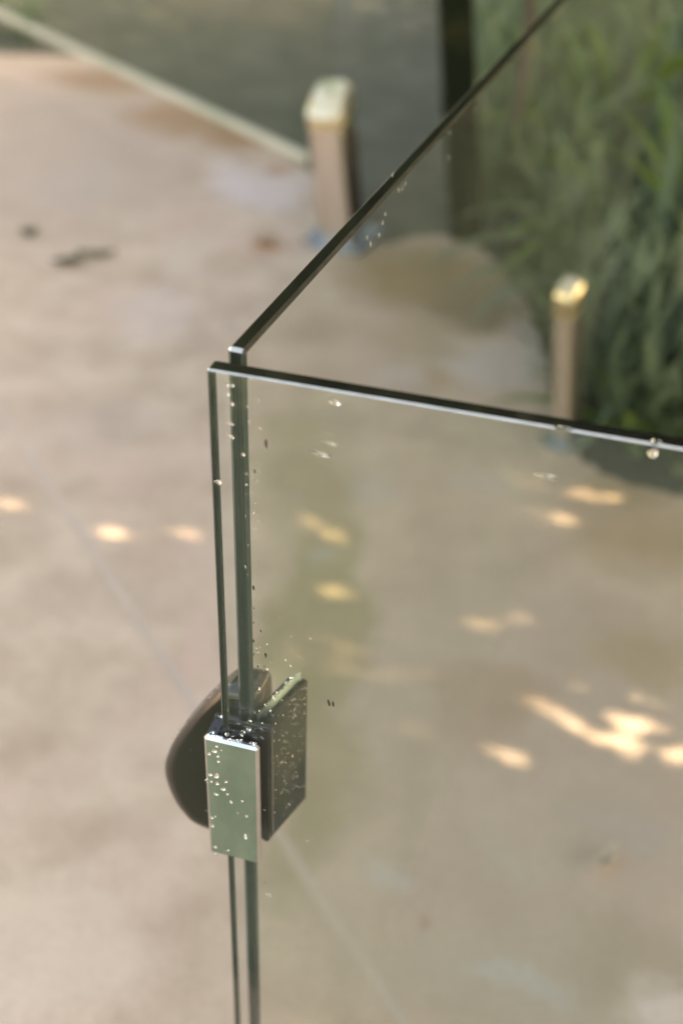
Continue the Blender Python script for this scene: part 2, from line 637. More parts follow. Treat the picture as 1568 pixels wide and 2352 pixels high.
# ------------------------------------------------------------------ glass panels
A_AZ, B_AZ = R_(18.73), R_(104.87)
A = np.array([math.sin(A_AZ), math.cos(A_AZ), 0])
AR = np.array([A[1], -A[0], 0])                   # right hand normal of the far pane
B = np.array([math.sin(B_AZ), math.cos(B_AZ), 0])
BN = np.array([-B[1], B[0], 0])                   # away from the camera
P0 = EYE + ray(520, 797) * .72                    # far pane: end, top, left
Q0 = EYE + ray(474, 847) * .705                   # near pane: end, top, front
T = .012
UP = np.array([0, 0, 1.0])


def glass_panel(name, label, origin, along, across, L, depth, mat, c=.0016, handed=1):
    """origin is at the top of the free end; local x along the pane, y through it, z up."""
    root = thing(name, label, 'glass screen')
    frame(root, origin, along, across)
    zb = -depth

    def part(nm, verts, faces, mt):
        bm = bmesh.new()
        vs = [bm.verts.new(v) for v in verts]
        for fc in faces:
            bm.faces.new([vs[i] for i in fc])
        if handed < 0:
            bmesh.ops.reverse_faces(bm, faces=bm.faces)
        me = bpy.data.meshes.new(nm)
        bm.to_mesh(me)
        bm.free()
        o = link(nm, me, mt)
        o.parent = root
        return o
    # outward facing sheets
    part('sheet', [(c, 0, zb), (L, 0, zb), (L, 0, -c), (c, 0, -c), (c, T, zb), (L, T, zb), (L, T, -c), (c, T, -c)],
         [(0, 1, 2, 3), (4, 7, 6, 5)], mat)
    part('top_edge', [(c, c, 0), (L, c, 0), (L, T - c, 0), (c, T - c, 0)], [(0, 1, 2, 3)], M['edge_top'])
    for y0, y1, nm, mt in ((c, T * .60, 'end_edge', 'edge_end'), (T * .60, T * .67, 'interlayer', 'interlayer'), (T * .67, T - c, 'end_edge', 'edge_end')):
        part(nm, [(0, y0, zb), (0, y0, -c), (0, y1, -c), (0, y1, zb)], [(0, 1, 2, 3)], M[mt])
    for y0, y1 in ((0, c), (T, T - c)):
        fl = (0, 1, 2, 3) if y0 < y1 else (3, 2, 1, 0)
        part('top_chamfer', [(c, y0, -c), (L, y0, -c), (L, y1, 0), (c, y1, 0)], [fl], M['chamfer'])
        part('end_chamfer', [(c, y0, zb), (c, y0, -c), (0, y1, -c), (0, y1, zb)], [fl], M['chamfer_end'])
    part('corner_chamfer', [(c, c, 0), (c, T - c, 0), (0, T - c, -c), (0, c, -c), (c, 0, -c), (c, T, -c)],
         [(0, 1, 2, 3), (0, 3, 4), (1, 5, 2)], M['chamfer'])
    if zb > -1.15:
        part('bottom_edge', [(0, 0, zb), (L, 0, zb), (L, T, zb), (0, T, zb)], [(3, 2, 1, 0)], M['edge_end'])
    return root


far_pane = glass_panel('glass_screen', 'frameless glass panel running back from the corner, its dark top edge rising to upper right',
                       P0, A, AR, 2.3, P0[2] - .001, M['pane_far'], c=.0022, handed=-1)
near_pane = glass_panel('glass_screen', 'nearest frameless glass panel, at lower right, bright line along its dark top edge',
                        Q0, B, BN, 1.05, 1.10, M['pane_near'], c=.0011)


# ------------------------------------------------------------------ strike clip on the near pane
def bpart(name, bm, mat, root, smooth=True):
    o = link(name, bm_mesh(bm, name), mat)
    o.parent = root
    return o


clip = thing('strike_clip', 'polished steel clip with mirror front plate clamped on the end of the nearest glass panel', 'glass clip')
frame(clip, Q0, B, BN)
ZT, ZB = -.2985, -.4265
XL, XR = -.0115, .0300
# front jaw as a mirror plate with soft edges
o = bpart('front_plate', box_bm(XL, XR, -.0078, -.0016, ZB, ZT, .0020, 1), M['steel'], clip)
for p in o.data.polygons:
    p.use_smooth = False
o = bpart('front_gasket', box_bm(-.0015, XR - .0020, -.0014, -.0001, ZB + .002, ZT - .0015), M['gasket'], clip)
o = bpart('back_gasket', box_bm(-.0015, XR + .0010, T + .0001, T + .0016, ZB + .006, ZT - .0015), M['gasket'], clip)
o = bpart('back_plate', box_bm(XL, XR + .0028, T + .0018, T + .0072, ZB + .010, ZT, .0014, 3), M['steel_dark'], clip)
o = bpart('end_bridge', box_bm(XL + .0004, -.0022, -.0014, T + .0016, ZB + .0015, ZT - .0006, .0006, 2), M['steel_dark'], clip)  # black material paints in the dark tree reflection on its top
o = bpart('inner_gasket', box_bm(-.0021, -.0002, .0004, T - .0004, ZB + .002, ZT - .001), M['gasket'], clip)

# ------------------------------------------------------------------ latch on the far pane
latch = thing('gate_latch', 'glossy black latch with rounded knob clamped on the far glass panel, behind the steel clip', 'gate latch')
frame(latch, P0, AR, A)           # local x right, y back along the pane
knob = [(-.013, -.289), (.0, -.286), (.013, -.284), (.0145, -.30), (.0145, -.455), (-.006, -.462), (-.040, -.460), (-.0515, -.4575), (-.0636, -.443), (-.0700, -.427),
        (-.0735, -.409), (-.0725, -.396), (-.0645, -.371), (-.052, -.347), (-.038, -.323), (-.027, -.307)]
ko = np.array(round_outline(knob, .012, 4))
kc = np.array([-.026, -.376])
bm = bmesh.new()
rows = []
IN = .012
for k in range(9):                # broad rounded shoulder, then the flank and a small back radius
    a = k / 8 * math.pi / 2
    rows.append((.006 + .010 * (1 - math.sin(a)), IN * (1 - math.cos(a)))[:2])
rows = [(.0060, IN + .002)] + rows[::-1] + [(.030, 0), (.0335, .001), (.0345, .004)]
rings = []
for y, ins in rows:
    sx, sz = 1 - ins / .046, 1 - ins / .086
    rings.append([bm.verts.new((kc[0] + (x - kc[0]) * sx, y, kc[1] + (z - kc[1]) * sz)) for x, z in ko])
n = len(ko)
for a, b in zip(rings, rings[1:]):
    for i in range(n):
        bm.faces.new((a[i], a[(i + 1) % n], b[(i + 1) % n], b[i]))
bm.faces.new(rings[0])
bm.faces.new(rings[-1])
o = bpart('knob', bm, M['steel_dark'], latch)
for p in o.data.polygons:
    p.use_smooth = len(p.vertices) == 4
PA = R_(31.5)
pa = np.array([math.sin(PA), math.cos(PA), 0])
pr = np.array([pa[1], -pa[0], 0])
# the clamp plate is set at a small angle to the pane
loc_pa = np.array([pa @ AR, pa @ A, 0])
loc_pr = np.array([pr @ AR, pr @ A, 0])


def angled(name, x0, x1, y0, y1, z0, z1, bev, mat):
    o = bpart(name, box_bm(x0, x1, y0, y1, z0, z1, bev, 2), mat, latch)
    m = Matrix.Identity(4)
    for i in range(3):
        m[i][0] = loc_pr[i]
        m[i][1] = loc_pa[i]
    m.translation = Vector((.0145, .000, 0))
    o.matrix_local = m
    return o


angled('clamp_plate', .0035, .0085, .000, .055, -.436, -.303, .0007, M['steel_wet'])
angled('clamp_gasket', .0016, .0034, .002, .053, -.433, -.306, .0, M['gasket'])
angled('glazing_strip', -.0010, .0015, .002, .056, -.432, -.300, .0003, M['gasket_clear'])
angled('inner_plate', -.0062, -.0014, .004, .052, -.434, -.304, .0006, M['steel_dark'])


# ------------------------------------------------------------------ water on the glass and metal
def drop_bm(bm, M3, a, b, h, wob=.15, nu=10, nv=4):
    """flattened dome, local x/y in the surface, z out."""
    ph = random.random() * 6.28
    k2 = random.uniform(-wob, wob)
    k3 = random.uniform(-wob, wob)
    top = bm.verts.new(M3 @ Vector((0, 0, h)))
    rings = []
    for j in range(1, nv + 1):
        t = j / nv * math.pi / 2
        row = []
        for i in range(nu):
            th = i / nu * 2 * math.pi
            rr = math.sin(t) * (1 + k2 * math.cos(2 * th + ph) + k3 * math.cos(3 * th + ph * 2))
            row.append(bm.verts.new(M3 @ Vector((a * rr * math.cos(th), b * rr * math.sin(th), h * math.cos(t)))))
        rings.append(row)
    for i in range(nu):
        bm.faces.new((top, rings[0][i], rings[0][(i + 1) % nu]))
        for j in range(nv - 1):
            bm.faces.new((rings[j][i], rings[j + 1][i], rings[j + 1][(i + 1) % nu], rings[j][(i + 1) % nu]))
    bm.faces.new(rings[-1][::-1])


def surf_matrix(P, ex, n, rot=0.0):
    ex, n = nrm(ex), nrm(n)
    ey = np.cross(n, ex)
    c, s = math.cos(rot), math.sin(rot)
    x, y = ex * c + ey * s, -ex * s + ey * c
    m = Matrix.Identity(4)
    for i in range(3):
        m[i][0], m[i][1], m[i][2], m[i][3] = x[i], y[i], n[i], P[i]
    return m


def set_smooth(o):
    for p in o.data.polygons:
        p.use_smooth = True
    return o


def single_drop(u, v, P, ex, n, a, b, h, rot, label, name='water_drop', mat='water', group='larger water drops on the glass', cat='water drop', wob=.2):
    pt = on_plane(u, v, P, n) + nrm(n) * .00005
    bm = bmesh.new()
    drop_bm(bm, Matrix.Identity(4), a, b, h, wob, 16, 5)
    o = link(name, bm_mesh(bm, name), M[mat])
    o.matrix_world = surf_matrix(pt, ex, n, rot)
    set_smooth(o)
    return tag(o, label, cat, group)


FB = (Q0, B, -BN)                 # front of the near pane
single_drop(769, 924, *FB, .0030, .0022, .0011, -.4, 'round water drop just under the bright edge, towards the left of the near glass')
single_drop(737, 1043, *FB, .0062, .0017, .0010, -.12, 'long water drop lying sideways on the near panel, below the round one')
single_drop(758, 1018, *FB, .0056, .0011, .0005, -.15, 'faint curled water smear just above the long sideways drop')
single_drop(1255, 1094, *FB, .0060, .0021, .0011, -.1, 'flat spindle shaped water drop alone on the near panel below the far post')
single_drop(1499, 1041, *FB, .0029, .0025, .0010, -.5, 'water drop hanging just under the bright edge, at the right of the near glass')
single_drop(501, 1107, *FB, .0024, .0018, .0009, -.2, 'small water drop on the clear strip at the left end of the near panel')
single_drop(617, 2056, *FB, .0022, .0020, .0008, 0, 'round water drop on the near panel below the clip')
TB = (Q0 - UP * 0, B, UP)
single_drop(1293, 983, *TB, .0045, .0022, .0008, 0, 'left of two flat water drops sitting on the dark top edge of the near glass')
single_drop(1506, 1015, *TB, .0030, .0022, .0008, 0, 'right of two flat water drops sitting on the dark top edge of the near glass')
single_drop(755, 1614, *FB, .0010, .0030, .0006, .1, 'left of two dark upright drips on the near glass, right of the latch', mat='speck', name='dark_drip', group='dark drips beside the latch', cat='drip mark')
single_drop(765, 1617, *FB, .0008, .0028, .0006, .1, 'right of two dark upright drips on the near glass, right of the latch', mat='speck', name='dark_drip', group='dark drips beside the latch', cat='drip mark')
GS = 'dark specks along the green edge'
for (u, v, s, lab) in ((611, 1018, .0028, 'largest dark upright speck on the near glass, highest beside the green edge'),
                       (585, 1082, .0016, 'dark speck on the near glass beside the green edge, just below the largest speck'),
                       (582, 1350, .0022, 'tall dark speck touching the green edge, about halfway down to the latch'),
                       (583, 1397, .0010, 'tiny dark speck by the green edge, just below the halfway speck'),
                       (582, 1430, .0012, 'small dark speck by the green edge, second below the halfway speck'),
                       (599, 1449, .0014, 'dark speck set slightly right of the green edge, well above the latch'),
                       (582, 1472, .0018, 'longish dark speck touching the green edge, not far above the latch'),
                       (610, 1505, .0024, 'large dark speck standing farthest right of the green edge, above the latch'),
                       (583, 1503, .0012, 'small dark speck touching the green edge, level with the large right hand one'),
                       (592, 1531, .0014, 'dark speck closest above the latch, left one of a pair'),
                       (607, 1531, .0010, 'tiny dark speck closest above the latch, right one of a pair'),
                       (607, 2028, .0012, 'only dark speck below the clip, beside the green edge')):
    single_drop(u, v, *FB, s * .34, s, .0004, .06, lab, mat='speck', name='dark_speck', group=GS, cat='speck')


def droplets(name, items, mat='water'):
    """items: (P, ex, n, a, b, h, rot); a spray nobody could count."""
    bm = bmesh.new()
    for (P, ex, n, a, b, h, rot) in items:
        drop_bm(bm, surf_matrix(P, ex, n, rot), a, b, h, .15, 8, 3)
    o = link(name, bm_mesh(bm, name), M[mat])
    set_smooth(o)
    o['kind'] = 'stuff'
    return o


# spray on the clamp plate
it = []
beads = []
plate_o = P0 + AR * .0145
for k in range(170):
    y = random.uniform(.003, .053)
    z = -.306 - abs(random.gauss(0, .05))
    if random.random() < .35:
        z = -.306 - random.uniform(0, .12)
    if z < -.433:
        continue
    r = random.choice((.0004, .0005, .0006, .0008))
    beads.append((plate_o + pr * .0086 + pa * y + UP * z, pa, pr, r, r * 1.1, r * 1.0, 0))
for k in range(60):               # along the top of the plate and the strip
    y = random.uniform(.003, .053)
    x, zz = random.choice(((.006, -.303), (.0, -.300), (-.004, -.304)))
    r = random.uniform(.0005, .0012)
    it.append((plate_o + pr * (x + random.uniform(-.0015, .0015)) + pa * y + UP * zz, pa, UP, r * 1.5, r, r * .6, random.random() * 3))
# drops on the mirror front plate (measured on the close-up)
for (x, y, a, b) in ((535, 868, 30, 16), (488, 890, 14, 20), (553, 826, 14, 9), (565, 912, 13, 10), (566, 960, 17, 9), (497, 1072, 20, 17), (553, 1082, 24, 32),
                     (464, 1118, 9, 28), (505, 1132, 13, 13), (558, 1150, 17, 20), (636, 1135, 13, 14), (612, 1200, 22, 17), (549, 1244, 28, 13), (648, 1242, 13, 13),
                     (681, 1314, 13, 17), (738, 1412, 7, 6), (814, 1436, 13, 11), (515, 1520, 15, 18), (510, 1450, 14, 16), (542, 1438, 8, 12), (540, 1706, 20, 14),
                     (654, 1736, 13, 11), (805, 1620, 17, 30), (536, 1760, 14, 11), (560, 1778, 10, 8), (775, 1304, 13, 8), (593, 860, 7, 6), (621, 1745, 5, 5)):
    P = on_plane(*zoomed(x, y), Q0 - BN * .0078, -BN)
    s = 1 / 2.24 * .5875 / 3700 * 1.0
    it.append((P - BN * .00002, B, -BN, a * s * 1.05, b * s * 1.25, min(a, b) * s * .75, random.uniform(-.5, .5)))
# wet top of the clip
for k in range(26):
    x = random.uniform(-.008, .028)
    y = random.uniform(-.005, T + .006)
    r = random.uniform(.0006, .0016)
    it.append((Q0 + B * x + BN * y + UP * (ZT + .00002 if (y < -.002 or y > T + .002) else ZT - .0012), B, UP, r * 1.6, r, r * .55, random.random() * 3))
droplets('water_droplets', it)
it = []
droplets('water_droplets', beads, 'bead')
# beads on the knob's upper left flank
for k in range(70):
    t = random.random()
    x = -.024 - t * .040
    z = -.3015 - t * .066
    n = nrm(AR * -.85 + UP * .53)
    r = random.uniform(.0004, .0010)
    it.append((P0 + AR * x + A * random.uniform(.014, .028) + UP * z + n * .0002, A, n, r * 1.3, r, r * .6, random.random()))
for (x, y, a) in ((325, 858, 14), (465, 1388, 12)):
    P = on_plane(*zoomed(x, y), P0 + A * .006, -A)
    it.append((P, AR, -A, a * .00007, a * .00006, .0005, 0))
droplets('water_droplets', it)
it = []
# fine splash on the near pane round the latch and by the panel end
for k in range(85):
    u = random.gauss(640, 55)
    v = random.uniform(1380, 2250)
    if u < 585:
        continue
    r = random.uniform(.00025, .0006)
    it.append((on_plane(u, v, Q0, -BN) - BN * .00004, B, -BN, r, r * random.uniform(1, 2.6), r * .6, random.uniform(-.3, .3)))
for k in range(40):
    u = random.uniform(562, 600)
    v = random.uniform(860, 1500)
    r = random.uniform(.0002, .0005)
    it.append((on_plane(u, v, Q0, -BN) - BN * .00004, B, -BN, r, r * random.uniform(1, 2.6), r * .6, random.uniform(-.3, .3)))
for (x, y) in ((333, 572), (376, 575), (335, 650), (372, 735), (350, 905), (372, 915), (355, 1015), (375, 1030), (470, 1180)):
    u, v = (740 + x / 2.24) * .5875, (1250 + y / 2.24) * .5875
    it.append((on_plane(u, v, Q0, -BN) - BN * .00004, B, -BN, .0011, .0013, .0005, random.random()))
for (u, v) in ((900, 400), (923, 432), (884, 490), (878, 510), (870, 540), (1030, 360), (1033, 305), (1090, 250), (842, 545), (850, 560), (915, 436), (930, 420)):
    it.append((on_plane(u, v, P0 + AR * T, AR) + AR * .00004, A, AR, .0012, .0022, .0006, .2))
droplets('water_droplets', it)


# ------------------------------------------------------------------ posts behind
def fence_post(label, base_px, w, d, h, yaw, slope, cap_h, group=None, lean=R_(-6.5)):
    b = ground_at(*base_px)
    root = thing('fence_post', label, 'fence post', (b[0], b[1], 0), group)
    root.rotation_euler = (Matrix.Rotation(lean, 3, 'Y') @ Matrix.Rotation(yaw, 3, 'Z')).to_euler()
    # steel sleeve with a cut top that falls towards the front
    bm = bmesh.new()
    hw, hd = w / 2, d / 2
    out = round_outline([(-hw, -hd), (hw, -hd), (hw, hd), (-hw, hd)], min(w, d) * .30, 5)

    def top(y, z0):
        return z0 + (y + hd) / d * slope
    lo = [bm.verts.new((x, y, .012)) for x, y in out]
    hi = [bm.verts.new((x, y, top(y, h - cap_h))) for x, y in out]
    n = len(out)
    for i in range(n):
        bm.faces.new((lo[i], lo[(i + 1) % n], hi[(i + 1) % n], hi[i]))
    bm.faces.new(hi)
    o = bpart('sleeve', bm, M['post_steel'], root)
    bpart('shade_strip', box_bm(hw - .004, hw + .003, -hd * .62, hd * .62, .05, h - cap_h - .01, .001, 1), M['side_shade'], root)  # dark strip paints in the shaded right side of the post
    bm = bmesh.new()
    s = 1.03
    lo = [bm.verts.new((x * s, y * s, top(y, h - cap_h) + .001)) for x, y in out]
    hi = [bm.verts.new((x * s, y * s, top(y, h) - .012)) for x, y in out]
    t2 = [bm.verts.new((x * .86, y * .86, top(y, h))) for x, y in out]
    for i in range(n):
        j = (i + 1) % n
        bm.faces.new((lo[i], lo[j], hi[j], hi[i]))
        bm.faces.new((hi[i], hi[j], t2[j], t2[i]))
    bm.faces.new(t2)
    bm.faces.new(lo[::-1])
    bpart('cap', bm, M['post_cap'], root)
    bm = prism_bm(round_outline([(-w * .95, -d * .95), (w * .95, -d * .95), (w * .95, d * .95), (-w * .95, d * .95)], .03, 4), 0, .012, .003, 2)
    me = bm_mesh(bm, 'base_flange')
    me.transform(Matrix.Rotation(R_(-90), 4, 'X') @ Matrix.Identity(4))
    me.transform(Matrix.Translation((0, 0, .012)) if min(v.co.z for v in me.vertices) < -.005 else Matrix.Identity(4))
    o = link('base_flange', me, M['flange'])
    o.parent = root
    for sx, sy in ((-1, -1), (1, -1), (1, 1), (-1, 1)):
        bb = bmesh.new()
        bmesh.ops.create_cone(bb, cap_ends=True, segments=6, radius1=.009, radius2=.009, depth=.010)
        bo = link('bolt', bm_mesh(bb, 'bolt'), M['steel'])
        bo.parent = root
        bo.location = (sx * w * .75, sy * d * .75, .017)
    return root


fence_post('short square steel post with a bright sloped cap, behind and left of the glass corner', (785, 548), .118, .11, .412, R_(-24), .07, .05,
           'short steel posts at the edge of the paving')
fence_post('slim short steel post seen through the right hand glass, beside the plants', (1298, 1012), .052, .056, .395, R_(-40), .02, .06,
           'short steel posts at the edge of the paving')

# tall black post
bp = ground_at(1075, 540)
root = thing('tall_post', 'tall glossy black green post standing in the bed behind the rising glass edge', 'post', (bp[0], bp[1], Z_BED))
root.rotation_euler = (0, R_(-7.5), 0)
bpart('shaft', box_bm(-.05, .05, -.05, .05, .0, 2.4, .008, 2), M['black_post'], root)
bpart('foot_plate', box_bm(-.075, .075, -.075, .075, .0, .015, .003, 2), M['black_post'], root)
bpart('collar', box_bm(-.056, .056, -.056, .056, .45, .50, .004, 2), M['black_post'], root)

# fence panel left of the first post: glass with a pale bottom rail
pb = ground_at(785, 545)
pN = np.array([0, 1.0, 0])
c0 = on_plane(712, 352, (pb[0], pb[1] + .06, 0), pN)
az = R_(-40)
cdir = np.array([math.sin(az), math.cos(az), 0])
cn = np.array([cdir[1], -cdir[0], 0])
root = thing('glass_fence', 'dim glass fence with pale bottom rail, from the bright capped post to upper left', 'glass fence')
frame(root, c0, cdir, -cn)
LC = 3.4
bpart('bottom_rail', box_bm(0, LC, -.014, .014, -.034, -.002, .006, 2), M['rail'], root)
bpart('glass', box_bm(-.095, LC, -.006, .006, .0, 1.15), M['fence_glass'], root)
bpart('top_rail', box_bm(0, LC, -.016, .016, 1.152, 1.185, .006, 2), M['rail'], root)


# ------------------------------------------------------------------ plants in the bed
def blade_mesh(name, L, w, droop, seg=8):
    vs, fs = [], []
    ang = R_(78)
    x = z = 0.0
    for i in range(seg + 1):
        t = i / seg
        ww = w * (0.55 + 1.1 * t * (1 - t) * 2) * (1 - t ** 4) * .5 + .0006
        vs += [(x, -ww, z + ww * .25), (x, 0, z), (x, ww, z + ww * .25)]
        ang -= droop / seg * (0.4 + 1.2 * t)
        x += math.cos(ang) * L / seg
        z += math.sin(ang) * L / seg
    for i in range(seg):
        a = i * 3
        for k in (0, 1):
            fs.append((a + k, a + k + 1, a + k + 4, a + k + 3))
    me = pyd(name, vs, fs)
    for p in me.polygons:
        p.use_smooth = True
    return me


def blade_set(mat):
    out = []
    for L, w, d in ((.62, .045, 2.0), (.78, .050, 1.7), (.50, .040, 2.3), (.90, .050, 1.5)):
        me = blade_mesh('leaf', L, w, d)
        me.materials.append(mat)
        out.append(me)
    return out


BL = {'green': blade_set(M['strap_leaf']), 'yellow': blade_set(M['yellow_leaf'])}


def strap_plant(x, y, n, s, kind, label, group='strap leaved plants in the bed'):
    root = thing('strap_leaf_plant', label, 'plant', (x, y, Z_BED), group)
    root.rotation_euler = (0, 0, random.random() * 6)
    bm = bmesh.new()
    bmesh.ops.create_uvsphere(bm, u_segments=8, v_segments=5, radius=.05 * s)
    o = bpart('crown_base', bm, M['strap_leaf'], root)
    o.scale = (1, 1, .7)
    for k in range(n):
        o = bpy.data.objects.new('leaf', random.choice(BL[kind]))
        COL.objects.link(o)
        o.parent = root
        o.rotation_euler = (random.uniform(-.2, .2), random.uniform(-.15, .55), k / n * 6.283 + random.uniform(-.3, .3))
        o.scale = [s * random.uniform(.75, 1.15)] * 3
        o.location = (random.uniform(-.03, .03), random.uniform(-.03, .03), .02)
    return root


plants = [
    (1400, 960, 7, .50, 'green', 'strap leaved plant nearest the slim post, just behind it'),
    (1460, 1040, 9, .50, 'yellow', 'small yellow green strap leaved plant low beside the slim post'),
    (1590, 1000, 8, .60, 'green', 'strap leaved plant at the right border of the picture level with the slim post foot'),
    (1290, 700, 13, .62, 'green', 'strap leaved plant behind the cap of the slim post'),
    (1430, 760, 16, .85, 'green', 'broad strap leaved plant in the middle of the right hand bed'),
    (1560, 700, 16, .9, 'yellow', 'yellow green strap leaved plant at the right border above the slim post'),
    (1240, 470, 14, .75, 'green', 'strap leaved plant just right of the tall black post'),
    (1380, 430, 16, .95, 'yellow', 'tall yellow green strap leaved plant in the middle of the upper right bed'),
    (1530, 350, 16, 1.0, 'green', 'large strap leaved plant at the upper right border'),
    (1280, 170, 14, .9, 'green', 'strap leaved plant in the upper right bed nearest the rising glass edge'),
    (1450, 120, 15, 1.0, 'yellow', 'yellow green strap leaved plant near the top of the picture at right'),
    (1700, 560, 16, 1.0, 'green', 'strap leaved plant half outside the picture at the right border'),
    (60, 92, 30, .40, 'green', 'low green plant under the pale fence rail at the upper left corner'),
    (-50, 60, 30, .5, 'green', 'green plant beyond the paving at the far upper left corner'),
]
for (u, v, n, s, kind, label) in plants:
    g = ground_at(u, v, Z_BED)
    strap_plant(g[0], g[1], n + 4, s * 1.12, kind, label)

# low creeping cover between the plants
vs, fs = [], []
for k in range(10000):
    u, v = random.uniform(1090, 1900), random.uniform(-140, 1130)
    if v > 560 and u < 1225 + (v - 700) * .25:
        continue
    g = ground_at(u, v, Z_BED)
    inside = False
    if v > 900 and u < 1300 + (v - 980) * 1.9:
        continue
    a = random.random() * 6.28
    L, w = random.uniform(.10, .30), random.uniform(.012, .024)
    tilt = random.uniform(.3, 1.45)
    d = np.array([math.cos(a) * math.cos(tilt), math.sin(a) * math.cos(tilt), math.sin(tilt)])
    sd = np.array([-math.sin(a), math.cos(a), 0])
    p = g + UP * random.uniform(0, .22)
    i0 = len(vs)
    vs += [p, p + d * L * .5 + sd * w, p + d * L, p + d * L * .5 - sd * w]
    fs.append((i0, i0 + 1, i0 + 2, i0 + 3))
o = link('ground_cover', pyd('ground_cover', vs, fs), M['cover_leaf'])
o['kind'] = 'stuff'

# young stem behind the black post
g = ground_at(1150, 520, Z_BED)
root = thing('young_tree', 'thin brown stemmed young tree just right of the tall black post', 'tree', (g[0], g[1], Z_BED))


def tube_bm(bm, path, radii, n=8):
    rows = []
    for i, (p, r) in enumerate(zip(path, radii)):
        p = np.array(p, float)
        d = nrm(np.array(path[min(i + 1, len(path) - 1)], float) - np.array(path[max(i - 1, 0)], float))
        ref = np.array([1, 0, 0]) if abs(d[0]) < .8 else np.array([0, 1, 0])
        e1 = nrm(np.cross(d, ref))
        e2 = np.cross(d, e1)
        rows.append([bm.verts.new(tuple(p + (e1 * math.cos(k / n * 6.2832) + e2 * math.sin(k / n * 6.2832)) * r)) for k in range(n)])
    for a, b in zip(rows, rows[1:]):
        for k in range(n):
            bm.faces.new((a[k], a[(k + 1) % n], b[(k + 1) % n], b[k]))
    bm.faces.new(rows[-1])
    return bm


bm = tube_bm(bmesh.new(), [(0, 0, 0), (.02, .01, .6), (-.01, .03, 1.3), (.03, .02, 2.0), (.02, .05, 2.6)], [.022, .02, .018, .014, .006])
o = bpart('trunk', bm, M['bark'], root)
set_smooth(o)


def leaf_cloud(name, centers, size, mat, parent=None):
    n = len(centers)
    ax = rng.normal(size=(n, 3))
    ax /= np.linalg.norm(ax, axis=1)[:, None]
    rf = rng.normal(size=(n, 3))
    sd = np.cross(ax, rf)
    sd /= np.linalg.norm(sd, axis=1)[:, None]
    L = size * rng.uniform(.7, 1.25, (n, 1))
    W = L * .30
    v = np.empty((n, 4, 3))
    v[:, 0] = centers - ax * L / 2
    v[:, 1] = centers + sd * W
    v[:, 2] = centers + ax * L / 2
    v[:, 3] = centers - sd * W
    me = bpy.data.meshes.new(name)
    me.vertices.add(n * 4)
    me.vertices.foreach_set('co', v.reshape(-1))
    me.loops.add(n * 4)
    me.loops.foreach_set('vertex_index', np.arange(n * 4))
    me.polygons.add(n)
    me.polygons.foreach_set('loop_start', np.arange(0, n * 4, 4))
    me.polygons.foreach_set('loop_total', np.full(n, 4))
    me.update(calc_edges=True)
    o = link(name, me, mat, parent)
    o['kind'] = 'stuff'
    return o


cl = rng.normal(size=(900, 3)) * np.array([.35, .35, .35]) + np.array([.02, .05, 2.6])
leaf_cloud('crown', cl, .08, M['tree_leaf'], root)

# blue lump added for a sky reflecting flange, beside the young tree
g = ground_at(1190, 522, Z_BED)
bm = bmesh.new()
bmesh.ops.create_icosphere(bm, subdivisions=2, radius=.05)
for v in bm.verts:
    v.co *= 1 + random.uniform(-.14, .14)
    v.co.z *= .6
o = link('stone', bm_mesh(bm, 'stone'), M['flange'])
o.location = (g[0], g[1], Z_BED + .02)
set_smooth(o)
tag(o, 'small blue grey lump added as flange in the bed right of the tall black post', 'stone')


# ------------------------------------------------------------------ leaves lying on the paving
def fallen_leaf(u, v, L, W, yaw, label, mat='dry_leaf'):
    g = ground_at(u, v)
    bm = bmesh.new()
    n = 7
    rows = []
    for i in range(n + 1):
        t = i / n
        x = (t - .5) * L
        w = W * (math.sin(math.pi * min(.97, max(.03, t))) ** .8) * .5
        z = .010 + .016 * (t - .5) ** 2 * 4 * .6
        y0 = .12 * L * (t - .5) ** 2
        rows.append([bm.verts.new((x, y0 - w, z + .008)), bm.verts.new((x, y0, z)), bm.verts.new((x, y0 + w, z + .008))])
    for a, b in zip(rows, rows[1:]):
        for k in (0, 1):
            bm.faces.new((a[k], a[k + 1], b[k + 1], b[k]))
    o = link('fallen_leaf', bm_mesh(bm, 'fallen_leaf'), M[mat])
    sol = o.modifiers.new('thickness', 'SOLIDIFY')
    sol.thickness = .0015
    o.location = (g[0], g[1], -.004)
    o.rotation_euler = (0, 0, yaw)
    set_smooth(o)
    return tag(o, label, 'leaf', 'fallen leaves on the paving')


fallen_leaf(68, 541, .055, .060, .3, 'small dark curled leaf on the paving at the left border')
fallen_leaf(160, 607, .105, .050, .5, 'darker front one of two olive leaves overlapping on the paving')
fallen_leaf(222, 591, .115, .036, .08, 'paler olive leaf lying behind the dark one on the paving')
fallen_leaf(610, 562, .08, .045, .4, 'rust brown leaf on the paving, left of the foot of the bright capped post', 'orange_leaf')
fallen_leaf(1392, 1985, .07, .022, 1.0, 'dark slim leaf on the paving at lower right seen through the near glass', 'brown_leaf')

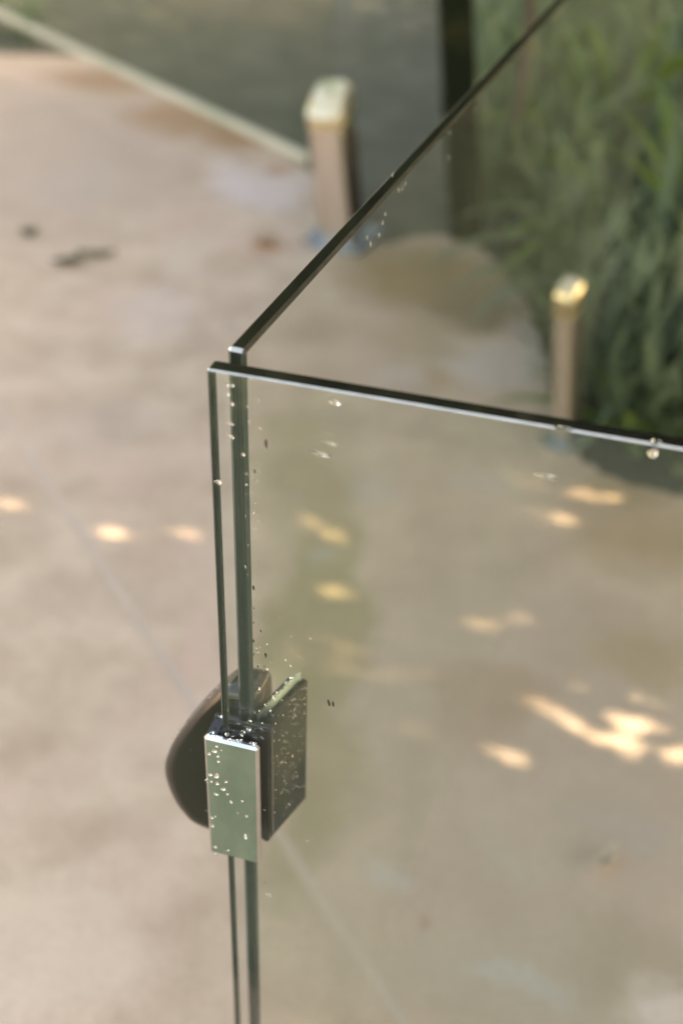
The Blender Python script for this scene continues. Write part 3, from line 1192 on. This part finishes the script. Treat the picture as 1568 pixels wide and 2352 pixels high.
# ------------------------------------------------------------------ trees: shade to the right, a dark screen beyond
FLECKS = [  # where the sun gets through, radius of the gap in the crown
    (5, 1152, .010), (40, 1160, .012), (75, 1172, .010), (240, 1216, .014), (272, 1226, .017), (306, 1232, .014), (385, 1218, .010), (415, 1226, .014), (448, 1234, .012),
    (700, 1180, .014), (728, 1205, .016), (760, 1228, .018), (785, 1248, .014), (742, 1360, .016), (775, 1361, .018), (800, 1362, .012), (735, 1465, .013),
    (1075, 1426, .014), (1110, 1433, .017), (1150, 1444, .016), (1180, 1414, .013), (1212, 1424, .012),
    (1320, 1138, .014), (1360, 1142, .015), (1405, 1142, .017), (1450, 1142, .014), (1265, 1188, .014), (1300, 1192, .015), (1335, 1196, .010),
    (1215, 1609, .012), (1250, 1625, .014), (1288, 1648, .015), (1325, 1668, .013), (1362, 1688, .014), (1400, 1704, .014), (1440, 1720, .013),
    (1290, 1566, .011), (1330, 1575, .012), (1370, 1584, .012), (1415, 1594, .010), (1480, 1606, .010), (1515, 1614, .009),
    (1395, 1640, .012), (1440, 1656, .017), (1480, 1664, .017), (1520, 1662, .012), (1440, 1690, .012), (1552, 1733, .022), (1434, 1742, .010),
    (1145, 1732, .015), (1172, 1738, .017), (1200, 1744, .012), (1122, 1648, .008), (590, 1215, .010),
]
BEAMS = [(ground_at(u, v), r) for u, v, r in FLECKS]
for u, v, r in ((1555, 760, .022), (1480, 560, .014), (1350, 380, .012), (1500, 250, .014), (1450, 700, .012), (1540, 640, .012), (1400, 160, .012),
                (1550, 420, .014), (1420, 480, .010), (1500, 840, .012), (1540, 60, .012), (1340, 250, .010), (1460, 330, .012), (1530, 900, .014), (1470, 780, .010)):
    BEAMS.append((ground_at(u, v, .22), r))
BEAMS.append((np.array(plate_o + pa * .05 + UP * -.34), .05))     # one gap lights the wet clamp plate


def clear_beams(c, half):
    keep = np.ones(len(c), bool)
    for g, r in BEAMS:
        d = c - g
        perp = d - (d @ SUN_DIR)[:, None] * SUN_DIR
        keep &= np.linalg.norm(perp, axis=1) > r + half
    return c[keep]


def ball(n, center, rad, power=.5):
    p = rng.normal(size=(n, 3))
    p /= np.linalg.norm(p, axis=1)[:, None]
    p *= rng.uniform(0, 1, (n, 1)) ** power
    return p * np.array(rad) + np.array(center)


def tree(name, label, base, trunk_h, crown_c, rad, n, size, clumps, group):
    root = thing(name, label, 'tree', (base[0], base[1], Z_BED), group)
    top = np.array(crown_c) - np.array([base[0], base[1], Z_BED])
    bm = bmesh.new()
    path = [(0, 0, 0), (.05, .04, trunk_h * .4), tuple(top * np.array([.35, .35, 0]) + np.array([0, 0, trunk_h])), tuple(top * np.array([1, 1, .9]))]
    tube_bm(bm, path, [.19, .15, .12, .05], 10)
    for k in range(9):
        a = k / 9 * 6.28 + random.random()
        e = top + np.array([math.cos(a) * rad[0] * .75, math.sin(a) * rad[1] * .75, random.uniform(-.3, .5) * rad[2]])
        s = np.array(path[2])
        mid = (s + e) / 2 + np.array([0, 0, .2])
        t = np.linspace(0, 1, 30)[:, None]
        line = np.concatenate([s * (1 - t) + mid * t, mid * (1 - t) + e * t]) + np.array([base[0], base[1], Z_BED])
        if len(clear_beams(line, .08)) == len(line):      # limbs grow clear of the gaps in the crown
            tube_bm(bm, [tuple(s), tuple(mid), tuple(e)], [.07, .045, .015], 7)
    o = bpart('trunk', bm, M['bark'], root)
    set_smooth(o)
    cs = [ball(int(n * .45), crown_c, rad, .45)]
    m = int(n * .55 / clumps)
    for k in range(clumps):
        cc = ball(1, crown_c, rad, .4)[0]
        cs.append(ball(m, cc, np.array(rad) * random.uniform(.2, .34), .5))
    c = np.concatenate(cs)
    c = clear_beams(c, size * .15)
    c = c[c[:, 2] > 1.7]
    c = c - np.array([base[0], base[1], Z_BED])
    leaf_cloud('crown', c, size, M['tree_leaf'], root)
    return root


G1 = 'trees that shade the paving from the right'
G2 = 'trees beyond the garden bed'
s1 = np.array([.35, 2.0, 0]) + SUN_DIR * 4.2
tree('shade_tree', 'leafy tree standing right of the glass whose crown shades the paving', (5.6, .4), 2.0, s1, (3.1, 3.7, 1.3), 260000, .075, 90, G1)
s2 = np.array([.6, 6.2, 0]) + SUN_DIR * 5.4
tree('shade_tree', 'leafy tree farther back on the right whose crown shades the garden bed', (6.6, 5.0), 2.4, s2, (3.4, 3.2, 1.8), 34000, .12, 50, G1)
for k, (x, y, h, lab) in enumerate(((-6.0, 11.0, 4.6, 'dark leafy tree beyond the bed at the far left'), (-2.0, 11.6, 5.2, 'dark leafy tree beyond the bed, left of the middle'),
                                    (2.0, 11.2, 5.0, 'dark leafy tree beyond the bed in line with the tall black post'), (5.8, 11.4, 5.2, 'dark leafy tree beyond the bed at the far right'))):
    tree('screen_tree', lab, (x, y), 3.0, (x, y, h), (2.6, 1.6, h - .8), 16000, .34, 36, G2)
